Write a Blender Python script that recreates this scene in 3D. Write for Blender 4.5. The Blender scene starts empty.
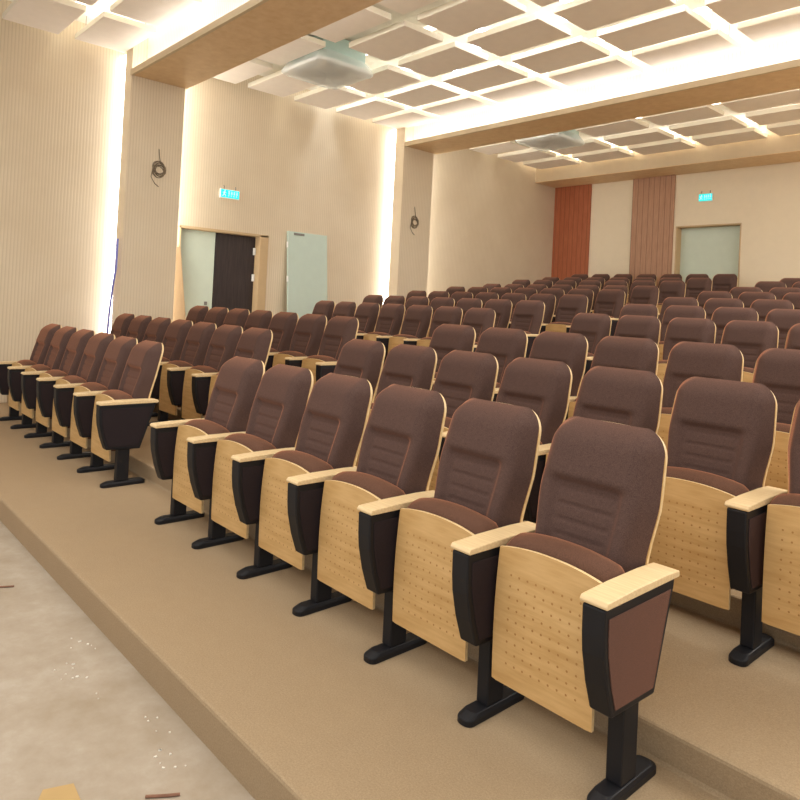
import bpy, bmesh, math, random
from mathutils import Vector, Matrix
random.seed(7)
C = bpy.context.scene.collection
scene = bpy.context.scene
PI = math.pi
W = 0.56                                   # seat pitch
AISLE = 1.9                                # aisle width in seat pitches

# ------------------------------------------------------------------ camera
CF, CCY, YAW, PITCH, ROLL = 690.4568, 294.6163, -0.8355, -0.0158, 0.0497
CP = Vector((1.1747, -1.971, 1.5515))
def cam_axes():
    cy, sy = math.cos(YAW), math.sin(YAW)
    r = Vector((cy, -sy, 0)); fw = Vector((sy, cy, 0)); up = Vector((0, 0, 1))
    cp, sp = math.cos(PITCH), math.sin(PITCH)
    f2 = fw*cp - up*sp; u2 = up*cp + fw*sp
    cr, sr = math.cos(ROLL), math.sin(ROLL)
    return r*cr + u2*sr, u2*cr - r*sr, f2
AX = cam_axes()
def project(P):
    d = Vector(P) - CP
    a, b, c = d.dot(AX[0]), d.dot(AX[1]), d.dot(AX[2])
    if c < .05: return None
    return 400 + CF*a/c, CCY - CF*b/c
def in_frame(pts, m=0):
    for p in pts:
        q = project(p)
        if q and -m <= q[0] <= 800+m and -m <= q[1] <= 800+m: return True
    return False
cd = bpy.data.cameras.new('camera'); cam = bpy.data.objects.new('camera', cd); C.objects.link(cam)
M = Matrix((AX[0], AX[1], -AX[2])).transposed().to_4x4(); M.translation = CP
cam.matrix_world = M
cd.sensor_width = 36; cd.lens = CF/800*36; cd.shift_y = (CCY-400)/800; cd.clip_start = .05
scene.camera = cam

# ------------------------------------------------------------------ materials
def srgb(r, g, b):
    return tuple((v/255/12.92 if v/255 <= .04045 else ((v/255+.055)/1.055)**2.4) for v in (r, g, b)) + (1,)
class NT:
    def __init__(s, name):
        s.m = bpy.data.materials.new(name); s.m.use_nodes = True
        s.t = s.m.node_tree; s.b = s.t.nodes['Principled BSDF']
    def n(s, typ, **kw):
        nd = s.t.nodes.new(typ)
        for k, v in kw.items(): setattr(nd, k, v)
        return nd
    def l(s, a, b): s.t.links.new(a, b)
    def coord(s, scale=(1, 1, 1), kind='Object'):
        tc = s.n('ShaderNodeTexCoord'); mp = s.n('ShaderNodeMapping'); mp.inputs['Scale'].default_value = scale
        s.l(tc.outputs[kind], mp.inputs['Vector']); return mp.outputs['Vector']
    def noise(s, vec, scale, detail=3, rough=.6):
        nd = s.n('ShaderNodeTexNoise'); nd.inputs['Scale'].default_value = scale
        nd.inputs['Detail'].default_value = detail; nd.inputs['Roughness'].default_value = rough
        s.l(vec, nd.inputs['Vector']); return nd.outputs['Fac']
    def ramp(s, fac, stops):
        r = s.n('ShaderNodeValToRGB'); e = r.color_ramp.elements
        while len(e) < len(stops): e.new(.5)
        for i, (p, c) in enumerate(stops): e[i].position = p; e[i].color = c
        s.l(fac, r.inputs['Fac']); return r.outputs['Color']
    def mix(s, fac, a, b, mode='MIX'):
        m = s.n('ShaderNodeMix', data_type='RGBA', blend_type=mode)
        for v, i in ((fac, 0), (a, 6), (b, 7)):
            if hasattr(v, 'is_output'): s.l(v, m.inputs[i])
            else: m.inputs[i].default_value = v
        return m.outputs[2]
    def math(s, op, a, b=None):
        m = s.n('ShaderNodeMath', operation=op)
        for v, i in ((a, 0), (b, 1)):
            if v is None: continue
            if hasattr(v, 'is_output'): s.l(v, m.inputs[i])
            else: m.inputs[i].default_value = v
        return m.outputs[0]
    def bump(s, h, strength=.3, dist=.01):
        b = s.n('ShaderNodeBump'); b.inputs['Strength'].default_value = strength; b.inputs['Distance'].default_value = dist
        s.l(h, b.inputs['Height']); s.l(b.outputs['Normal'], s.b.inputs['Normal'])
    def set(s, col=None, rough=.6, spec=.3, sheen=0):
        if col is not None:
            if hasattr(col, 'is_output'): s.l(col, s.b.inputs['Base Color'])
            else: s.b.inputs['Base Color'].default_value = col
        s.b.inputs['Roughness'].default_value = rough
        s.b.inputs['Specular IOR Level'].default_value = spec
        if sheen:
            s.b.inputs['Sheen Weight'].default_value = sheen; s.b.inputs['Sheen Roughness'].default_value = .33
            s.b.inputs['Sheen Tint'].default_value = srgb(255, 176, 136)
        return s.m

def fabric(name, a, b, sheen=.25):
    t = NT(name); v = t.coord()
    f = t.noise(v, 300, 3, .85); g = t.noise(v, 60, 2)
    c = t.mix(t.math('MULTIPLY', g, .35), t.ramp(f, [(.3, a), (.7, b)]), b)
    t.bump(f, .25, .002)
    return t.set(c, .95, .1, sheen)
def wood(name, a, b, scale=(3, 40, 3), rough=.45):
    t = NT(name); v = t.coord(scale)
    f = t.noise(v, 1.5, 5, .6)
    return t.set(t.ramp(f, [(.3, a), (.7, b)]), rough, .35)
def plain(name, col, rough=.6, spec=.3, var=.06):
    t = NT(name); f = t.noise(t.coord(), 6, 3)
    d = tuple(c*(1-var) for c in col[:3]) + (1,)
    return t.set(t.ramp(f, [(.3, d), (.7, col)]), rough, spec)
def glow(name, col, strength):
    t = NT(name); t.set(col, .5)
    t.b.inputs['Emission Color'].default_value = col; t.b.inputs['Emission Strength'].default_value = strength
    return t.m

FAB = fabric('brown_upholstery', srgb(48, 38, 36), srgb(106, 83, 76), .95)
FABS = fabric('seat_upholstery_sheen_tone', srgb(66, 46, 38), srgb(116, 85, 70), .95)  # same fabric as the backs; glancing reddish sheen put into the colour
FABD = fabric('side_fabric_painted_dark', srgb(36, 31, 34), srgb(54, 46, 48), .25)  # same fabric as the end panel; its darker head-on look is painted in
FABE = fabric('end_panel_fabric', srgb(60, 46, 43), srgb(92, 72, 66), .95)  # same cloth, its lighter glancing look put into the base colour
BLACK = plain('black_plastic', srgb(26, 26, 30), .5, .3)
BEECH = wood('beech_armrest', srgb(222, 192, 144), srgb(240, 216, 172), (4, 60, 60))
EDGE = wood('plywood_edge', srgb(222, 190, 136), srgb(240, 214, 166), (20, 20, 20))

def perforated():
    t = NT('perforated_plywood'); v = t.coord((3, 3, 26))
    f = t.noise(v, 1.6, 4); base = t.ramp(f, [(.3, srgb(194, 154, 98)), (.7, srgb(214, 177, 122))])
    tc = t.n('ShaderNodeTexCoord'); sp = t.n('ShaderNodeSeparateXYZ'); t.l(tc.outputs['Object'], sp.inputs[0])
    def cell(o, p, off):
        u = t.math('FRACT', t.math('ADD', t.math('DIVIDE', o, p), off))
        u = t.math('MULTIPLY', t.math('SUBTRACT', u, .5), p); return t.math('MULTIPLY', u, u)
    d = t.math('SQRT', t.math('ADD', cell(sp.outputs['X'], .037, 10.5), cell(sp.outputs['Z'], .040, 10.0)))
    hole = t.math('LESS_THAN', d, .0042)
    ok = t.math('MULTIPLY', t.math('LESS_THAN', t.math('ABSOLUTE', sp.outputs['X']), .17),
                t.math('MULTIPLY', t.math('GREATER_THAN', sp.outputs['Z'], .235), t.math('LESS_THAN', sp.outputs['Z'], .605)))
    hole = t.math('MULTIPLY', hole, ok)
    t.bump(t.math('SUBTRACT', 1, hole), .5, .004)
    return t.set(t.mix(hole, base, srgb(172, 126, 72)), .42, .3)
PLY = perforated()

def ribbed(name, a, b, axis, pitch, strength=.35):
    t = NT(name); tc = t.n('ShaderNodeTexCoord'); sp = t.n('ShaderNodeSeparateXYZ'); t.l(tc.outputs['Object'], sp.inputs[0])
    s = t.math('SINE', t.math('MULTIPLY', sp.outputs[axis], 2*PI/pitch))
    s = t.math('ADD', t.math('MULTIPLY', s, .5), .5)
    f = t.noise(t.coord((.6, .6, .6)), 2, 4)
    base = t.ramp(f, [(.3, a), (.7, b)])
    dark = tuple(c*.93 for c in a[:3]) + (1,)
    m = t.ramp(s, [(.0, (1, 1, 1, 1)), (.35, (0, 0, 0, 1))])
    t.bump(s, strength, .006)
    return t.set(t.mix(m, base, dark), .75, .2)
WALL = ribbed('cream_ribbed_wall', srgb(220, 202, 174), srgb(229, 213, 187), 'Y', .042, .12)
PILL = ribbed('cream_ribbed_pillar', srgb(232, 216, 190), srgb(240, 226, 202), 'Y', .042, .12)
BEAMF = ribbed('white_ribbed_beam', srgb(240, 235, 228), srgb(248, 244, 238), 'X', .05, .2)
SOFF = wood('tan_beam_soffit', srgb(222, 188, 142), srgb(234, 204, 162), (6, 6, 6), .5)
LIP = plain('cream_lip', srgb(214, 194, 162))
BACKW = plain('cream_back_wall', srgb(238, 224, 198), .8, .15, .03)
TILE = plain('taupe_ceiling_cloud', srgb(248, 238, 226), .85, .1, .04)
TILEE = plain('cream_cloud_edge', srgb(242, 234, 216), .8, .1, .02)
SLAB = plain('cream_ceiling', srgb(238, 232, 220), .85, .1, .04)
WHITE = plain('white_plastic', srgb(246, 246, 243), .5, .3, .03)
MINT = plain('pale_mint_door', srgb(212, 224, 208), .5, .3, .04)
MINT2 = plain('pale_mint_loose_door', srgb(200, 216, 204), .5, .3, .04)
DARKD = wood('dark_brown_door', srgb(44, 36, 36), srgb(62, 50, 48), (30, 30, 2), .5)
METAL = plain('dull_metal', srgb(120, 118, 112), .4, .5)
CABLE = plain('grey_cable', srgb(136, 122, 102), .6)
BOARD = plain('tan_board', srgb(206, 178, 138), .7)
BOARD2 = plain('brown_board', srgb(178, 148, 112), .7)
BLUE = plain('blue_cable', srgb(150, 156, 236), .5)
PLASTER = plain('white_plaster', srgb(235, 230, 220), .9)
STICK = wood('brown_splinter', srgb(120, 84, 66), srgb(150, 110, 88), (10, 10, 10))
CARD = plain('tan_scrap', srgb(190, 160, 110), .8)

def slatwood(name, a, b):
    t = NT(name); v = t.coord((30, 30, 2)); f = t.noise(v, 1.4, 5, .65)
    tc = t.n('ShaderNodeTexCoord'); sp = t.n('ShaderNodeSeparateXYZ'); t.l(tc.outputs['Object'], sp.inputs[0])
    u = t.math('FRACT', t.math('DIVIDE', sp.outputs['X'], .13))
    g = t.math('LESS_THAN', u, .10)
    c = t.mix(g, t.ramp(f, [(.3, a), (.7, b)]), tuple(x*.68 for x in a[:3]) + (1,))
    t.bump(t.math('SUBTRACT', 1, g), .4, .01)
    return t.set(c, .5, .3)
WOODR = slatwood('red_brown_cladding', srgb(158, 88, 58), srgb(184, 110, 76))
WOODB = slatwood('walnut_cladding', srgb(168, 126, 100), srgb(194, 152, 124))

def carpet():
    t = NT('tan_carpet'); v = t.coord()
    f = t.noise(v, 150, 4, .85); g = t.noise(v, 2.2, 4, .6); h = t.noise(v, 14, 3, .6)
    c = t.ramp(f, [(.25, srgb(126, 108, 84)), (.75, srgb(196, 175, 146))])
    c = t.mix(t.math('MULTIPLY', g, .55), c, srgb(178, 156, 124))
    c = t.mix(t.math('MULTIPLY', h, .30), c, srgb(150, 126, 96))
    t.bump(f, .5, .004)
    return t.set(c, .97, .05, .1)
CARPET = carpet()
def concrete():
    t = NT('dusty_concrete'); v = t.coord()
    f = t.noise(v, 3.5, 6, .65); g = t.noise(v, 70, 3, .7)
    c = t.ramp(f, [(.3, srgb(160, 146, 126)), (.55, srgb(176, 164, 148)), (.75, srgb(190, 181, 168))])
    c = t.mix(t.math('MULTIPLY', g, .3), c, srgb(156, 138, 116))
    t.bump(g, .15, .003)
    return t.set(c, .8, .2)
CONC = concrete()
def film():
    t = NT('clear_plastic_film'); v = t.coord()
    f = t.noise(v, 7, 3, .5); t.bump(f, .35, .02)
    t.set(srgb(246, 249, 247), .3, .5)
    tl = t.n('ShaderNodeBsdfTranslucent'); tl.inputs['Color'].default_value = srgb(246, 249, 247)
    tr = t.n('ShaderNodeBsdfTransparent')
    m1 = t.n('ShaderNodeMixShader'); m1.inputs[0].default_value = .5; t.l(t.b.outputs[0], m1.inputs[1]); t.l(tl.outputs[0], m1.inputs[2])
    m2 = t.n('ShaderNodeMixShader'); m2.inputs[0].default_value = .5
    t.l(tr.outputs[0], m2.inputs[1]); t.l(m1.outputs[0], m2.inputs[2])
    t.l(m2.outputs[0], t.t.nodes['Material Output'].inputs['Surface'])
    return t.m
FILM = film()
STRIP = glow('white_light_strip', (1, .985, .97, 1), 7)
STRIPB = glow('added_panel_glow', (1, .96, .90, 1), 3.6)  # glow for the added plates above the panels
STRIPF = glow('panel_edge_light', (1, .97, .93, 1), 16)
STRIPC = glow('cool_light_strip', (.84, .91, 1, 1), 13)
STRIPW = glow('warm_light_strip', (1, .95, .84, 1), 4)
STRIPP = glow('pillar_back_strip', (1, .97, .90, 1), 7)
STRIPB2 = glow('beam_back_strip', (1, .97, .92, 1), 9)
GREEN = glow('green_sign_face', srgb(20, 205, 200), 1.1)
GREENW = glow('pale_sign_mark', srgb(170, 255, 250), 1.2)

# ------------------------------------------------------------------ mesh helpers
def B(): return bmesh.new()
def box(bm, x0, x1, y0, y1, z0, z1, mi=0):
    vs = [bm.verts.new((x, y, z)) for x in (x0, x1) for y in (y0, y1) for z in (z0, z1)]
    for q in ((0, 1, 3, 2), (4, 6, 7, 5), (0, 4, 5, 1), (2, 3, 7, 6), (0, 2, 6, 4), (1, 5, 7, 3)):
        f = bm.faces.new([vs[i] for i in q]); f.material_index = mi
    return vs
def prism(bm, pts, axis, a, b, mi=0):
    """extrude a polygon: axis 'x' pts=(y,z); 'y' pts=(x,z); 'z' pts=(x,y)"""
    def P(u, v, w): return {'x': (w, u, v), 'y': (u, w, v), 'z': (u, v, w)}[axis]
    A = [bm.verts.new(P(u, v, a)) for u, v in pts]; Bv = [bm.verts.new(P(u, v, b)) for u, v in pts]
    fs = [bm.faces.new(A), bm.faces.new(Bv[::-1])]
    n = len(pts)
    for i in range(n): fs.append(bm.faces.new([A[i], Bv[i], Bv[(i+1) % n], A[(i+1) % n]]))
    for f in fs: f.material_index = mi
    return fs
def tube(bm, pts, r, seg=8, mi=0):
    pts = [Vector(p) for p in pts]; rings = []
    for i, p in enumerate(pts):
        d = (pts[min(i+1, len(pts)-1)] - pts[max(i-1, 0)]).normalized()
        a = d.cross(Vector((0, 0, 1)) if abs(d.z) < .9 else Vector((1, 0, 0))).normalized(); b = d.cross(a)
        rings.append([bm.verts.new(p + r*(math.cos(t)*a + math.sin(t)*b)) for t in [2*PI*k/seg for k in range(seg)]])
    for R0, R1 in zip(rings, rings[1:]):
        for k in range(seg):
            f = bm.faces.new([R0[k], R0[(k+1) % seg], R1[(k+1) % seg], R1[k]]); f.material_index = mi
    bm.faces.new(rings[0][::-1]); bm.faces.new(rings[-1])
def mesh(name, bm, mats, smooth=False, bevel=0, segs=2):
    bmesh.ops.recalc_face_normals(bm, faces=bm.faces)
    if bevel:
        es = [e for e in bm.edges if len(e.link_faces) == 2 and e.calc_face_angle(0) > .5]
        bmesh.ops.bevel(bm, geom=es, offset=bevel, segments=segs, profile=.5, affect='EDGES', clamp_overlap=True)
    me = bpy.data.meshes.new(name); bm.to_mesh(me); bm.free()
    for m in (mats if isinstance(mats, (list, tuple)) else [mats]): me.materials.append(m)
    if smooth:
        for p in me.polygons: p.use_smooth = True
    return me
def link(name, me, parent=None, loc=None):
    o = bpy.data.objects.new(name, me); C.objects.link(o)
    if parent: o.parent = parent
    if loc is not None: o.location = loc
    return o
def empty(name, label, cat, loc=(0, 0, 0), group=None, rot=(0, 0, 0)):
    o = bpy.data.objects.new(name, None); C.objects.link(o); o.location = loc; o.rotation_euler = rot
    o.empty_display_size = .1; tag(o, label, cat, group); return o
def tag(o, label, cat, group=None):
    o['label'] = label; o['category'] = cat
    if group: o['group'] = group
    return o
def struct(name, me, parent=None):
    o = link(name, me, parent)
    if not parent: o['kind'] = 'structure'
    return o

# ------------------------------------------------------------------ tiers
YR = [0, 1.057, 2.09, 4.285, 5.31, 6.35, 7.38, 8.45, 9.40, 10.45, 11.58]
ZR = [0, .128, .270, .436, .578, .708, .840, .957, 1.100, 1.220, 1.366]
LEAD = .66
XW, YB = -9.15, 12.5
XR, YF = 7.0, -6.0
def floor_tiers():
    pts = [(-.68, -.30)]
    z = 0
    pts.append((-.68, 0))
    for k in range(1, 11):
        y = YR[k] - LEAD
        pts += [(y, ZR[k-1]), (y-.012, ZR[k])]
    pts += [(YB+.3, ZR[10]), (YB+.3, -.30)]
    bm = B(); prism(bm, pts, 'x', XW-.4, XR)
    return mesh('floor', bm, CARPET, bevel=.014, segs=2)
struct('floor', floor_tiers())
bm = B(); box(bm, XW-.4, XR, YF, -.68, -.30, -.15)
struct('floor', mesh('stage_floor', bm, CONC))

# ------------------------------------------------------------------ room shell
ZS = 5.32                                   # slab underside
DY0, DY1, DZ = 2.66, 4.26, 2.63             # left door opening
bm = B()
box(bm, XW-.3, XW, YF, DY0, -.3, ZS); box(bm, XW-.3, XW, DY0, DY1, DZ, ZS); box(bm, XW-.3, XW, DY1, YB+.3, -.3, ZS)
struct('wall_left', mesh('wall_left', bm, WALL))
bm = B(); box(bm, XW-.3, XR, YF, YB+.3, ZS, ZS+.2)
struct('ceiling', mesh('ceiling', bm, SLAB))
# back wall with the door recess
BX0, BX1, BZ = -5.98, -4.60, 3.575
bm = B()
box(bm, XW, BX0, YB, YB+.3, 1.0, ZS); box(bm, BX1, XR, YB, YB+.3, 1.0, ZS); box(bm, BX0, BX1, YB, YB+.3, BZ, ZS)
struct('wall_back', mesh('wall_back', bm, BACKW))
bm = B(); box(bm, XW, -8.12, YB-.05, YB, ZR[10], 4.71)
struct('trim_1', mesh('timber_cladding', bm, WOODR, bevel=.004))
bm = B(); box(bm, -7.02, -6.03, YB-.05, YB, ZR[10], 4.71)
struct('trim_2', mesh('timber_cladding', bm, WOODB, bevel=.004))
bm = B(); box(bm, XW, XR, 11.62, YB, 4.71, ZS)
bh = struct('trim_3', mesh('bulkhead', bm, LIP))
bm = B(); box(bm, XW, XR, 11.622, YB-.002, 4.700, 4.7105)
struct('soffit', mesh('bulkhead_soffit', bm, SOFF), bh)
# pillars with their light strips
def pillar(n, y0, y1):
    bm = B(); box(bm, -8.98, -8.72, y0+.0, y1, -.2, ZS)
    p = struct('trim_%d' % n, mesh('pillar', bm, PILL))
    bm = B(); box(bm, XW, -8.735, y0+.012, y0+.04, -.1, 5.0)
    struct('light_strip', mesh('light_strip', bm, STRIP), p)
    bm = B(); box(bm, XW+.02, -8.80, y1+.002, y1+.018, -.1, 5.0)
    struct('light_strip', mesh('light_strip', bm, STRIPP), p)
pillar(4, 1.64, 2.44)
pillar(5, 6.90, 7.70)
# beams: soffit plate, lip, recessed lit face
def beam(n, y0, y1):
    bm = B()
    box(bm, XW, XR, y0+.20, y1, 4.66, ZS)
    b = struct('trim_%d' % n, mesh('beam', bm, BEAMF))
    bm = B(); box(bm, -8.73, XR, y0, y1+.01, 4.635, 4.66)
    struct('soffit', mesh('beam_soffit', bm, SOFF), b)
    bm = B(); box(bm, -8.74, XR, y0-.02, y0+.02, 4.63, 4.715)
    struct('lip', mesh('beam_lip', bm, LIP), b)
    bm = B(); box(bm, -8.7, XR, y0+.05, y0+.16, 4.662, 4.685)
    struct('light_strip', mesh('light_strip', bm, STRIP), b)
    bm = B(); box(bm, -8.7, XR, y1+.012, y1+.03, 4.82, 4.90)
    struct('light_strip', mesh('light_strip', bm, STRIPB2), b)
beam(6, 1.645, 2.45)
beam(7, 6.93, 7.78)

# ------------------------------------------------------------------ doors
# left wall: double door in a recess
d1 = bpy.data.objects.new('door_1', None); C.objects.link(d1); d1['kind'] = 'structure'; d1.location = (XW, 3.46, ZR[2])
def dpart(name, bm, mat, par=d1, **k):
    for v in bm.verts: v.co -= Vector(d1.location)
    return link(name, mesh(name, bm, mat, **k), par)
zf = ZR[2]
bm = B(); box(bm, XW-.29, XW-.25, DY0, DY1, zf, DZ); dpart('backing', bm, plain('dark_void', srgb(40, 36, 36)))
bm = B()
box(bm, XW-.25, XW+.012, DY0, DY0+.03, zf, DZ); box(bm, XW-.25, XW+.012, DY1-.16, DY1, zf, DZ); box(bm, XW-.25, XW+.012, DY0, DY1, DZ-.03, DZ+.01)
dpart('frame', bm, BOARD, bevel=.004)
bm = B(); box(bm, XW-.20, XW-.16, DY0+.03, 3.36, zf+.01, DZ-.03); wl = dpart('door_leaf', bm, MINT, bevel=.003)
wl['label'] = 'pale mint door leaf'
bm = B(); box(bm, XW-.16, XW-.13, 3.22, 3.26, 1.40, 1.46); box(bm, XW-.16, XW-.10, 3.22, 3.26, 1.26, 1.31); dpart('handle', bm, METAL, wl, bevel=.006).location = (0, 0, 0)
bm = B(); box(bm, XW-.20, XW-.15, 3.37, DY1-.16, zf+.01, DZ-.03); dl = dpart('door_leaf', bm, DARKD, bevel=.003)
dl['label'] = 'dark brown door leaf'
bm = B()
for z in (2.35, 1.9): box(bm, XW-.15, XW-.11, DY1-.20, DY1-.165, z-.06, z+.06)
dpart('hinge', bm, WHITE, dl, bevel=.004)
# back wall door
d2 = bpy.data.objects.new('door_2', None); C.objects.link(d2); d2['kind'] = 'structure'; d2.location = (-5.29, YB, ZR[10])
def d2part(name, bm, mat, par=d2, **k):
    for v in bm.verts: v.co -= Vector(d2.location)
    return link(name, mesh(name, bm, mat, **k), par)
bm = B(); box(bm, BX0, BX0+.03, YB+.0, YB+.25, ZR[10], BZ); box(bm, BX1-.03, BX1, YB-.0, YB+.25, ZR[10], BZ); box(bm, BX0, BX1, YB, YB+.25, BZ-.03, BZ)
d2part('frame', bm, BOARD, bevel=.003)
bm = B(); box(bm, BX0+.03, BX1-.03, YB+.20, YB+.25, ZR[10], BZ-.03); d2part('door_leaf', bm, MINT, bevel=.003)

# ------------------------------------------------------------------ ceiling clouds
XS = [-8.98+1.343*j for j in range(8)]
bays = [('before the first beam', [-.85, .04, .93], .68), ('between the two beams', [2.72, 3.62, 4.52, 5.42, 6.28], .68), ('behind the second beam', [8.05, 9.01, 9.97, 10.90], .66)]
ORD = ['first', 'second', 'third', 'fourth', 'fifth', 'sixth', 'seventh', 'eighth', 'ninth', 'tenth', 'eleventh']
def cloud_mesh(w, d):
    bm = B(); box(bm, 0, w, 0, d, 0, .075)
    for f in bm.faces: f.material_index = 0 if abs(f.normal.z) > .5 else 1
    bmesh.ops.recalc_face_normals(bm, faces=bm.faces)
    for f in bm.faces:
        f.normal_update(); f.material_index = 0 if f.normal.z < -.5 else 1
    return mesh('ceiling_panel', bm, [TILE, TILEE], bevel=.004, segs=1)
def added_glow_mesh(w, d, edge=False):
    bm = B(); box(bm, .15, w-.15, .12, d-.12, .077, .09)  # unseen glowing plate added on each panel to brighten the slab
    if edge: box(bm, .03, w-.03, d-.075, d-.05, .077, .105, 1)
    return mesh('added_back_light', bm, [STRIPB, STRIPF])
def rods_mesh(w, d):
    bm = B()
    for x in (.12, w-.12):
        for y in (.1, d-.1): tube(bm, [(x, y, .07), (x, y, ZS-5.0)], .004, 6)
    return mesh('hanger_rod', bm, METAL)
for bi, (bn, ys, dep) in enumerate(bays):
    cm = cloud_mesh(1.125, dep); rm = rods_mesh(1.125, dep); lm = added_glow_mesh(1.125, dep, bi == 2)
    for j, x in enumerate(XS):
        for i, y in enumerate(ys):
            if (bi == 1 and j == 1 and i == 1) or (bi == 2 and j == 1 and i == 1): continue
            cs = [(x+a*1.125/4, y+b*dep/4, 5.0) for a in range(5) for b in range(5)]
            if not in_frame(cs): continue
            # leave out clouds wholly hidden above a beam soffit
            if bi == 1 and i == 0 and not any(True for c in cs if (c[1]-CP.y) > 0 and CP.z+(5.0-CP.z)*(2.46-CP.y)/(c[1]-CP.y) < 4.63): continue
            if bi == 2 and i == 0 and not any(True for c in cs if CP.z+(5.0-CP.z)*(7.79-CP.y)/(c[1]-CP.y) < 4.63): continue
            o = link('ceiling_panel', cm, None, (x, y, 5.0))
            tag(o, 'taupe hanging ceiling panel %s, %s row, %s from left wall' % (bn, ORD[i], ORD[j]), 'ceiling panel', 'hanging ceiling panels')
        r = link('hanger_rod', rm, o); link('added_back_light', lm, o)
# light strips in the gaps between the clouds
for gi, (y, mat, x0, x1) in enumerate([(5.31, STRIPC, -9.0, XR), (4.41, STRIPW, -9.0, XR), (6.19, STRIPW, -9.0, XR), (9.86, STRIPW, -9, XR), (.82, STRIPW, -9.0, XR)]):
    bm = B(); box(bm, x0, x1, y-.05, y+.05, ZS-.03, ZS-.001)
    struct('trim_%d' % (8+gi), mesh('ceiling_light_strip', bm, mat))

for gi, (xg, ya, yb) in enumerate([(-5.06, 4.5, 5.2), (-6.40, 5.4, 6.1), (-3.72, 3.7, 5.2)]):
    bm = B(); box(bm, xg-.03, xg+.03, ya, yb, ZS-.03, ZS-.001)
    struct('trim_%d' % (20+gi), mesh('ceiling_light_strip', bm, STRIPC))

# ------------------------------------------------------------------ ceiling cassettes wrapped in film
def cassette(x, y, z, label):
    t = empty('air_conditioner', label, 'air conditioner', (x, y, z), 'ceiling cassettes wrapped in film')
    bm = B(); box(bm, -.40, .40, -.38, .38, .045, ZS-z-.03); link('body', mesh('body', bm, plain('galvanised_body', srgb(176, 200, 190), .4, .5), bevel=.01), t)
    bm = B()
    def rr(h, r, n=6):
        return [(sx*(h-r)+r*math.cos(a), sy*(h-r)+r*math.sin(a)) for sx, sy, a0 in ((1, 1, 0), (-1, 1, PI/2), (-1, -1, PI), (1, -1, 1.5*PI)) for a in [a0+PI/2*k/n for k in range(n+1)]]
    prism(bm, rr(.47, .09), 'z', .0, .045); pn = link('face_panel', mesh('face_panel', bm, WHITE, bevel=.008), t)
    bm = B()
    for i in range(9): box(bm, -.24, .24, -.235+.053*i, -.20+.053*i, -.006, .0)
    link('intake_grille', mesh('intake_grille', bm, plain('grille_grey', srgb(190, 190, 186))), pn)
    for k in range(4):
        bm = B(); box(bm, -.28, .28, .335, .395, -.008, .0); o = link('louvre', mesh('louvre', bm, plain('louvre_grey', srgb(180, 184, 184)), bevel=.003), pn); o.rotation_euler.z = k*PI/2
    for sx, sy in ((-.36, -.34), (.36, -.34), (-.36, .34), (.36, .34)):
        bm = B(); tube(bm, [(sx, sy, ZS-z-.032), (sx, sy, ZS-z)], .006, 6); link('hanger_rod', mesh('hanger_rod', bm, METAL), t)
    # loose film bag
    bm = B(); n = 26; rings = []
    rnd = random.Random(3)
    for lv, (h, zz) in enumerate([(.43, .16), (.46, .10), (.50, .045), (.51, .0), (.48, -.03), (.36, -.042), (.18, -.034), (.05, -.03)]):
        P = rr(h, min(.12, h*.6), 6); rings.append([bm.verts.new((a+rnd.uniform(-.010, .010), b+rnd.uniform(-.010, .010), zz+rnd.uniform(-.007, .007))) for a, b in P])
    for R0, R1 in zip(rings, rings[1:]):
        m = len(R0)
        for k in range(m): bm.faces.new([R0[k], R0[(k+1) % m], R1[(k+1) % m], R1[k]])
    bm.faces.new(rings[-1])
    link('plastic_film', mesh('plastic_film', bm, FILM, smooth=True), t)
cassette(-7.09, 3.86, 4.885, 'ceiling air conditioner wrapped in clear film between the two beams')
cassette(-7.02, 9.24, 4.915, 'ceiling air conditioner wrapped in clear film behind the second beam')

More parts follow.
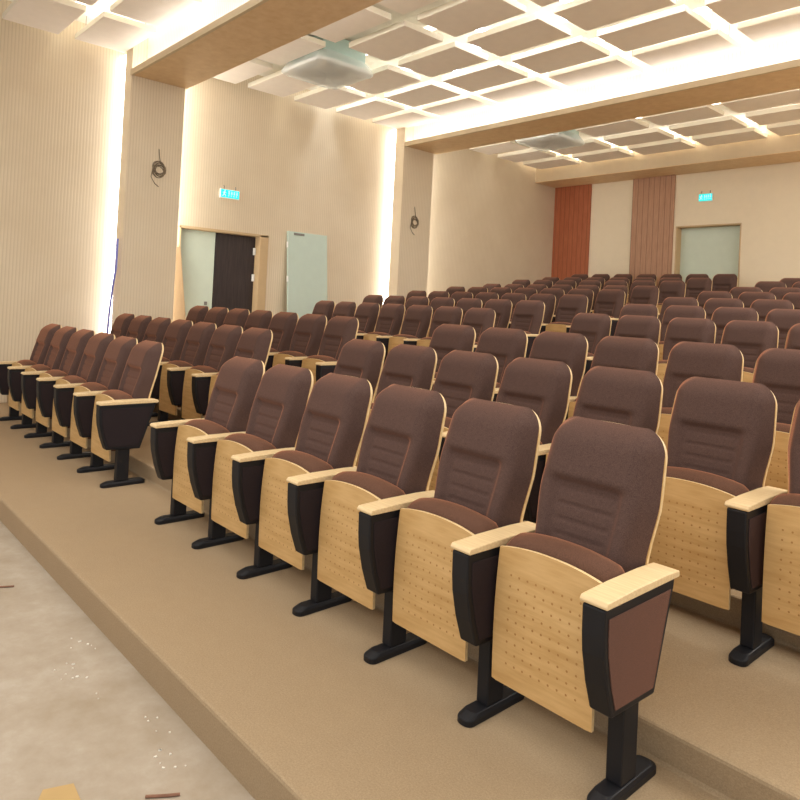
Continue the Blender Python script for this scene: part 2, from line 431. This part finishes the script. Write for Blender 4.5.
# ------------------------------------------------------------------ exit signs, wire coils, loose things
def sign(loc, rz, w, h, label):
    t = empty('exit_sign', label, 'exit sign', loc, 'lit green exit signs', (0, 0, rz))
    bm = B(); box(bm, -w/2, w/2, -.03, .0, -h/2, h/2); bd = link('housing', mesh('housing', bm, WHITE, bevel=.006), t)
    bm = B(); box(bm, -w/2+.012, w/2-.012, -.034, -.030, -h/2+.012, h/2-.012); f = link('sign_face', mesh('sign_face', bm, GREEN), t)
    bm = B()                                # running figure and characters as pale shapes
    u = h*.5; y0, y1 = -.037, -.034
    def bar(ax, az, bx, bz, r):
        d = Vector((bx-ax, bz-az)).normalized(); nn = Vector((-d.y, d.x))*r
        prism(bm, [(ax+nn.x, az+nn.y), (bx+nn.x, bz+nn.y), (bx-nn.x, bz-nn.y), (ax-nn.x, az-nn.y)], 'y', y0, y1)
    cx = -w*.30
    prism(bm, [(cx+.012*math.cos(a)+.01, u*.55+.012*math.sin(a)) for a in [2*PI*k/10 for k in range(10)]], 'y', y0, y1)
    bar(cx, u*.38, cx-.006, -u*.1, .009); bar(cx, u*.3, cx+.034, u*.12, .005); bar(cx, u*.3, cx-.032, u*.2, .005)
    bar(cx-.006, -u*.1, cx+.026, -u*.35, .006); bar(cx+.026, -u*.35, cx+.02, -u*.65, .005); bar(cx-.006, -u*.1, cx-.022, -u*.5, .006); bar(cx-.022, -u*.5, cx-.045, -u*.5, .005)
    for k in range(4):
        x = -w*.10+k*w*.135
        bar(x, u*.5, x+.03, u*.5, .004); bar(x+.015, u*.62, x+.015, u*.0, .004); bar(x, u*.2, x+.03, u*.2, .004); bar(x, -u*.02, x+.03, -u*.02, .004)
        bar(x+.002, -u*.3, x+.022, -u*.3, .003); bar(x+.002, -u*.5, x+.022, -u*.5, .003); bar(x+.003, -u*.3, x+.003, -u*.5, .003)
    link('pictogram', mesh('pictogram', bm, GREENW), f)
    bm = B()
    for x in (-w*.3, w*.3): tube(bm, [(x, -.015, h/2-.005), (x, -.015, h/2+.05), (x, 0.0, h/2+.055)], .006, 6)
    link('bracket', mesh('bracket', bm, METAL), t)
sign((XW, 3.48, 3.235), PI/2, .35, .15, 'green lit exit sign on the left wall above the dark doorway')
sign((-5.35, YB, 4.15), 0, .30, .17, 'green lit exit sign on the back wall above the mint door')

def coil(x, y, z, label):
    bm = B(); rnd = random.Random(int(y*10)); pts = []
    for k in range(150):
        a = 2*PI*k/18; r = .085+.032*math.sin(k*.37)+.012*math.sin(k*.11)+rnd.uniform(-.004, .004)
        pts.append((x+.012+.004*math.sin(k*.9), y+r*math.cos(a)*.9, z+r*math.sin(a)))
    tube(bm, pts, .0055, 6)
    tube(bm, [(x+.004, y, z+.30), (x+.012, y+.01, z+.20), (x+.015, y+.03, z+.09)], .006, 6)
    tube(bm, [(x+.012, y-.08, z), (x+.012, y-.10, z-.12), (x+.012, y-.04, z-.21), (x+.012, y+.02, z-.25)], .0055, 6)
    return tag(link('cable_coil', mesh('cable_coil', bm, CABLE, smooth=True)), label, 'cable', 'cable coils on the pillars')
coil(-8.72, 2.09, 3.36, 'coil of grey cable hanging on the nearer ribbed pillar')
coil(-8.72, 7.25, 3.20, 'coil of grey cable hanging on the farther ribbed pillar')

bm = B(); tube(bm, [(-8.80, 1.60, 2.3), (-8.80, 1.60, 2.06), (-8.80, 1.60, 1.9), (-8.86, 1.59, 1.62), (-8.93, 1.59, 1.3), (-9.0, 1.60, .9), (-9.02, 1.60, .17)], .016, 8)
tag(link('blue_cable', mesh('blue_cable', bm, BLUE, smooth=True)), 'blue cable hanging down the lit side of the nearer pillar', 'cable')

bm = B(); zb = ZR[2]
prism(bm, [(2.47, zb), (2.86, zb), (2.665, 2.30), (2.56, 2.28)], 'x', -.011, .011)
o = link('wooden_board', mesh('wooden_board', bm, BOARD2, bevel=.003)); tag(o, 'tan wooden board propped beside the doorway behind the nearer pillar', 'board')
for v in o.data.vertices:
    t = (v.co.z-zb)/(2.3-zb); v.co.x += -8.93 - .16*t

# loose mint door leaf leaning on the left wall
z4 = ZR[4]; ln = math.atan2(.20, 2.1)
t = empty('door_panel', 'loose pale mint door leaf leaning against the left wall', 'door panel', (-8.90, 5.04, z4), None, (0, -ln, 0))
bm = B(); box(bm, -.042, 0, -.42, .42, .002, 2.19); lf = link('leaf', mesh('leaf', bm, MINT2, bevel=.003), t)
bm = B(); box(bm, .0, .012, -.30, -.08, 2.13, 2.17); link('closer_plate', mesh('closer_plate', bm, METAL, bevel=.003), t)
for z in (.5, 1.35, 1.95):
    bm = B(); box(bm, -.03, .004, -.432, -.418, z-.05, z+.05); link('hinge', mesh('hinge', bm, WHITE), t)

# things lying on the concrete
def stick(a, b, r, label):
    bm = B(); a = Vector(a); b = Vector(b); m = (a+b)/2+Vector((.01, .012, .0)); tube(bm, [a, m, b], r, 6)
    tag(link('wood_splinter', mesh('wood_splinter', bm, STICK)), label, 'splinter', 'splinters on the concrete floor')
stick((-3.23, -1.02, -.144), (-3.155, -.888, -.144), .005, 'thin brown splinter on the concrete near the step, at the left edge')
stick((-1.09, -.965, -.144), (-1.03, -.87, -.144), .005, 'thin brown splinter on the concrete at the bottom of the photo')
bm = B()
prism(bm, [(-1.33, -1.22), (-1.30, -1.13), (-1.16, -1.14), (-1.13, -1.23), (-1.2, -1.3)], 'z', -.149, -.142)
tag(link('cardboard_scrap', mesh('cardboard_scrap', bm, CARD, bevel=.002)), 'tan torn scrap on the concrete at the lower left', 'scrap')
bm = B(); rnd = random.Random(5)
for cx, cy, n in ((-2.28, -.80, 6), (-2.05, -.92, 10), (-1.46, -.80, 5), (-1.25, -.81, 8), (-1.75, -.85, 2)):
    for k in range(n):
        x, y, r = cx+rnd.uniform(-.09, .09), cy+rnd.uniform(-.05, .05), rnd.uniform(.003, .008)
        prism(bm, [(x+r*rnd.uniform(.5, 1.2)*math.cos(a), y+r*rnd.uniform(.5, 1.2)*math.sin(a)) for a in [2*PI*i/6 for i in range(6)]], 'z', -.150, -.147)
o = link('plaster_crumbs', mesh('plaster_crumbs', bm, PLASTER)); tag(o, 'white plaster crumbs scattered on the concrete along the step', 'crumbs'); o['kind'] = 'stuff'

# ------------------------------------------------------------------ auditorium chair
def sstep(a, b, x):
    t = max(0, min(1, (x-a)/(b-a))); return t*t*(3-2*t)
def yshell(z):
    t = (z-.42)/(1.135-.42); return .330+.150*t-.016*math.sin(PI*max(0, min(1, t)))
ZT, ZB0, RT, HW = 1.138, .42, .095, .2515
def half(z, top=ZT, hw=HW, r=RT):
    h = hw-.018*max(0, (z-.86)/.28)**1.2
    h -= .0240*(1-sstep(.66, .90, z))
    if z > top-r: d = z-(top-r); h -= r-math.sqrt(max(0, r*r-d*d))
    return h
def backrest_mesh():
    bm = B(); nu = 56
    zs = [ZB0+.01+i*(1.04-.43)/74 for i in range(75)] + [1.04+(ZT-.001-1.04)*(1-(1-i/16)**1.8) for i in range(1, 17)]
    us = []
    for i in range(nu+1):
        s = -1+2*i/nu; us.append(math.copysign(abs(s)**.8, s))
    grid = []
    for z in zs:
        row = []; hh = half(z, ZT+.002, HW-.003, RT)
        top = ZT+.002
        for u in us:
            a = abs(u)
            th = .128-.046*max(0, min(1, (z-.50)/.6))
            e = min(1, (1-a)/.30)
            prof = 1.62*e if e < .48 else .7776+.2224*(1-(1-(e-.48)/.52)**2.4)
            x = u*hh
            rec = (1-sstep(.50, .66, a))*(1-sstep(.895, .935, z))*sstep(.44, .5, z)
            d = th*prof - .019*rec
            # headrest bulge
            d += .012*sstep(.90, .95, z)*(1-sstep(.62, .82, a))*(1-sstep(1.04, 1.12, z))
            for gz in (.66, .715, .770, .825, .880):
                d -= .0075*math.exp(-((z-gz)/.005)**2)*(1-sstep(.44, .52, a))
            et = min(1, (top-z)/.09); d *= (1-(1-et)**2.6)
            row.append(bm.verts.new((x, yshell(z)-d-.001, z)))
        grid.append(row)
    for r0, r1 in zip(grid, grid[1:]):
        for i in range(nu): bm.faces.new([r0[i], r0[i+1], r1[i+1], r1[i]])
    bmesh.ops.contextual_create(bm, geom=[e for e in bm.edges if e.is_boundary and abs(e.verts[0].co.z-zs[0]) < 1e-5 and abs(e.verts[1].co.z-zs[0]) < 1e-5]) if False else None
    return mesh('backrest', bm, FAB, smooth=True)
def shell_mesh():
    bm = B(); zs = [.36+i*(1.03-.36)/12 for i in range(13)] + [1.03+(ZT-.006-1.03)*math.sin(PI/2*i/9) for i in range(1, 10)]
    us = [-1+2*i/8 for i in range(9)]; F, R = [], []
    for z in zs:
        h = half(z, ZT-.005, HW+.001, RT+.004)
        F.append([bm.verts.new((u*h, yshell(z), z)) for u in us]); R.append([bm.verts.new((u*h, yshell(z)+.014+.012*(1-u*u), z)) for u in us])
    for G in (F, R):
        for a, b in zip(G, G[1:]):
            for i in range(8): bm.faces.new([a[i], a[i+1], b[i+1], b[i]])
    n = len(zs)
    for j in range(n-1):
        for i in (0, 8):
            f = bm.faces.new([F[j][i], F[j+1][i], R[j+1][i], R[j][i]]); f.material_index = 1
    for i in range(8):
        f = bm.faces.new([F[-1][i], F[-1][i+1], R[-1][i+1], R[-1][i]]); f.material_index = 1
        bm.faces.new([F[0][i], F[0][i+1], R[0][i+1], R[0][i]])
    return mesh('back_shell', bm, [PLY_BACK, EDGE])
PLY_BACK = wood('plywood_back', srgb(200, 158, 100), srgb(220, 182, 124), (3, 3, 26))
def ptop(x): return .688-.020*(abs(x)/.205)**2.2
def panel_mesh():
    bm = B(); n = 20; m = 10; F, R = [], []; hw = .213
    for i in range(n+1):
        x = hw*(-1+2*i/n); zt = ptop(x); zb = .180+.003*max(0, (abs(x)-.195)/.018)
        cf, cr = [], []
        for j in range(m+1):
            z = zb+(zt-zb)*j/m; y = .078+.020*((z-.38)/.30)**2*(1 if z > .38 else .4)
            cf.append(bm.verts.new((x, y, z))); cr.append(bm.verts.new((x, y+.014, z)))
        F.append(cf); R.append(cr)
    for G in (F, R):
        for a, b in zip(G, G[1:]):
            for j in range(m): bm.faces.new([a[j], b[j], b[j+1], a[j+1]])
    for i in range(n):
        f = bm.faces.new([F[i][m], F[i+1][m], R[i+1][m], R[i][m]]); f.material_index = 1
        f = bm.faces.new([F[i][0], F[i+1][0], R[i+1][0], R[i][0]]); f.material_index = 1
    for c in (0, n):
        for j in range(m):
            f = bm.faces.new([F[c][j], F[c][j+1], R[c][j+1], R[c][j]]); f.material_index = 1
    return mesh('seat_panel', bm, [PLY, EDGE])
def cushion_mesh():
    prof = [(.102, .26), (.102, .45), (.110, .60), (.118, .650), (.121, .674), (.128, .690), (.142, .705), (.165, .716), (.195, .722), (.225, .720), (.250, .708), (.268, .685), (.276, .65), (.272, .5), (.262, .26)]
    bm = B(); xs = [-.222, -.220, -.212, -.198, -.15, -.1, -.05, 0, .05, .1, .15, .198, .212, .220, .222]; G = []
    cy, cz = .19, .48
    for x in xs:
        e = max(0, (abs(x)-.190)/.032); s = 1-.16*e*e
        drop = -.022*(abs(x)/.205)**2.2
        G.append([bm.verts.new((x, cy+(y-cy)*s, cz+(z-cz)*(1-.07*e*e)+(drop if z > .6 else 0))) for y, z in prof])
    k = len(prof)
    for a, b in zip(G, G[1:]):
        for j in range(k): bm.faces.new([a[j], a[(j+1) % k], b[(j+1) % k], b[j]])
    bm.faces.new(G[0]); bm.faces.new(G[-1][::-1])
    return mesh('seat_cushion', bm, FABS, smooth=True)
BOXP = [(-.052, .652), (-.050, .560), (-.044, .500), (-.020, .400), (.016, .300), (.285, .290), (.395, .625), (.400, .652)]
def armbox_mesh():
    bm = B(); prism(bm, BOXP, 'x', -.041, .041); return mesh('arm_box', bm, BLACK, bevel=.007, segs=2)
def inset_mesh(side, mat):
    cx = sum(p[0] for p in BOXP)/8; cz = sum(p[1] for p in BOXP)/8
    P = [(-.030, .622), (-.029, .560), (-.023, .503), (0, .405), (.030, .322), (.270, .314), (.368, .622)]
    bm = B(); a = (.041, .044) if side > 0 else (-.044, -.041)
    prism(bm, P, 'x', *a); return mesh('fabric_inset', bm, mat, bevel=.002, segs=1)
def armpad_mesh():
    bm = B();     P = [(-.052, .654), (-.056, .664), (-.046, .676), (.10, .681), (.30, .681), (.415, .676), (.418, .658), (.412, .654)]
    prism(bm, P, 'x', -.049, .049); return mesh('armrest', bm, BEECH, bevel=.007, segs=3)
def leg_mesh():
    bm = B(); box(bm, -.029, .029, .112, .208, .04, .31)
    return mesh('leg', bm, BLACK, bevel=.006)
def foot_mesh():
    bm = B()
    def rr(hx, y0, y1, r, n=5):
        return [(sx*(hx-r)+r*math.cos(a), yy+r*math.sin(a)) for sx, yy, a0 in ((1, y1-r, 0), (-1, y1-r, PI/2), (-1, y0+r, PI), (1, y0+r, 1.5*PI)) for a in [a0+PI/2*k/n for k in range(n+1)]]
    lo = [bm.verts.new((x, y, 0)) for x, y in rr(.038, .0, .352, .032)]; mi_ = [bm.verts.new((x, y, .024)) for x, y in rr(.038, .0, .352, .032)]
    hi = [bm.verts.new((x, y, .040)) for x, y in rr(.032, .04, .325, .026)]; n = len(lo)
    for a, b in ((lo, mi_), (mi_, hi)):
        for i in range(n): bm.faces.new([a[i], a[(i+1) % n], b[(i+1) % n], b[i]])
    bm.faces.new(lo[::-1]); bm.faces.new(hi)
    return mesh('foot', bm, BLACK, bevel=.003, segs=1)
ME = dict(panel=panel_mesh(), cushion=cushion_mesh(), back=backrest_mesh(), shell=shell_mesh(), box=armbox_mesh(),
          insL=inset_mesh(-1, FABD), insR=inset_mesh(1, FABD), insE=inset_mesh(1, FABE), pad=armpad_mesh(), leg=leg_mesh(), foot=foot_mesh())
def add_support(root, x, end=False):
    b = link('arm_box', ME['box'], root, (x, 0, 0))
    link('fabric_inset', ME['insL'], b); e = link('fabric_inset', ME['insE'] if end else ME['insR'], b)
    if end: e['label'] = 'brown fabric end panel'
    link('armrest', ME['pad'], root, (x, 0, 0))
    l = link('leg', ME['leg'], root, (x, 0, 0)); link('foot', ME['foot'], l)
def make_chair(loc, label, left_support=False, end=False):
    r = empty('auditorium_chair', label, 'chair', loc, 'brown auditorium chairs in rows')
    link('seat_panel', ME['panel'], r); link('seat_cushion', ME['cushion'], r)
    link('back_shell', ME['shell'], r); link('backrest', ME['back'], r)
    add_support(r, W/2, end)
    if left_support: add_support(r, -W/2)
    return r
OFF = .014
nch = 0
for k in range(11):
    rown = 'front row' if k == 0 else ('back row' if k == 10 else '%s row from front' % ORD[k])
    nl = 6 if k == 0 else 7
    for n in range(nl):                    # left block, counted from the aisle
        xc = -(6+AISLE+.5+n)*W+OFF
        pos = 'nearest the aisle' if n == 0 else '%s from the aisle' % ORD[n]
        if n == nl-1: pos = 'farthest from the aisle'
        make_chair((xc, YR[k], ZR[k]), 'brown auditorium chair, left block by the wall, %s, %s' % (rown, pos), n == nl-1); nch += 1
    for n in range(0, 16):                 # middle block, counted from the aisle
        if k == 0 and n > 5: break
        xc = -(5.5-n)*W+OFF
        pts = [(xc+dx, YR[k]+dy, ZR[k]+dz) for dx, dy, dz in ((-.22, .45, 1.08), (-.2, .42, .9), (-.2, .08, .4), (0, .45, 1.12), (-.2, .1, .66))]
        if not in_frame(pts): continue
        pos = 'nearest the aisle' if n == 0 else '%s from the aisle' % ORD[n]
        if k == 0 and n == 5: lab = 'brown auditorium chair with brown fabric end panel, right end of the front row'
        else: lab = 'brown auditorium chair, middle block, %s, %s' % (rown, pos)
        make_chair((xc, YR[k], ZR[k]), lab, n == 0, k == 0 and n == 5); nch += 1
print('chairs', nch)

# ------------------------------------------------------------------ light
def area(name, loc, sx, sy, power, col=(1, .93, .82), rot=(0, 0, 0)):
    l = bpy.data.lights.new(name, 'AREA'); l.shape = 'RECTANGLE'; l.size = sx; l.size_y = sy; l.energy = power; l.color = col
    o = bpy.data.objects.new(name, l); C.objects.link(o); o.location = loc; o.rotation_euler = rot; return o
area('stage_fill_light', (-1.5, -2.2, 4.95), 8, 4.5, 260, (1, .96, .90))  # added area lamp out of view, fills the stage and front rows
area('hall_fill_light', (3.0, 4.7, 4.95), 4, 4, 260, (1, .96, .90))  # added fill lamp, kept out of view to the right
area('rear_fill_light', (3.0, 9.7, 4.95), 4, 3.4, 360, (1, .96, .90))  # added fill lamp out of view, brightens the rear and back wall
w = bpy.data.worlds.new('world'); scene.world = w; w.use_nodes = True
w.node_tree.nodes['Background'].inputs[0].default_value = (1, .975, .945, 1)
w.node_tree.nodes['Background'].inputs[1].default_value = .95
scene.view_settings.view_transform = 'Standard'
scene.view_settings.look = 'None'
scene.view_settings.exposure = 0
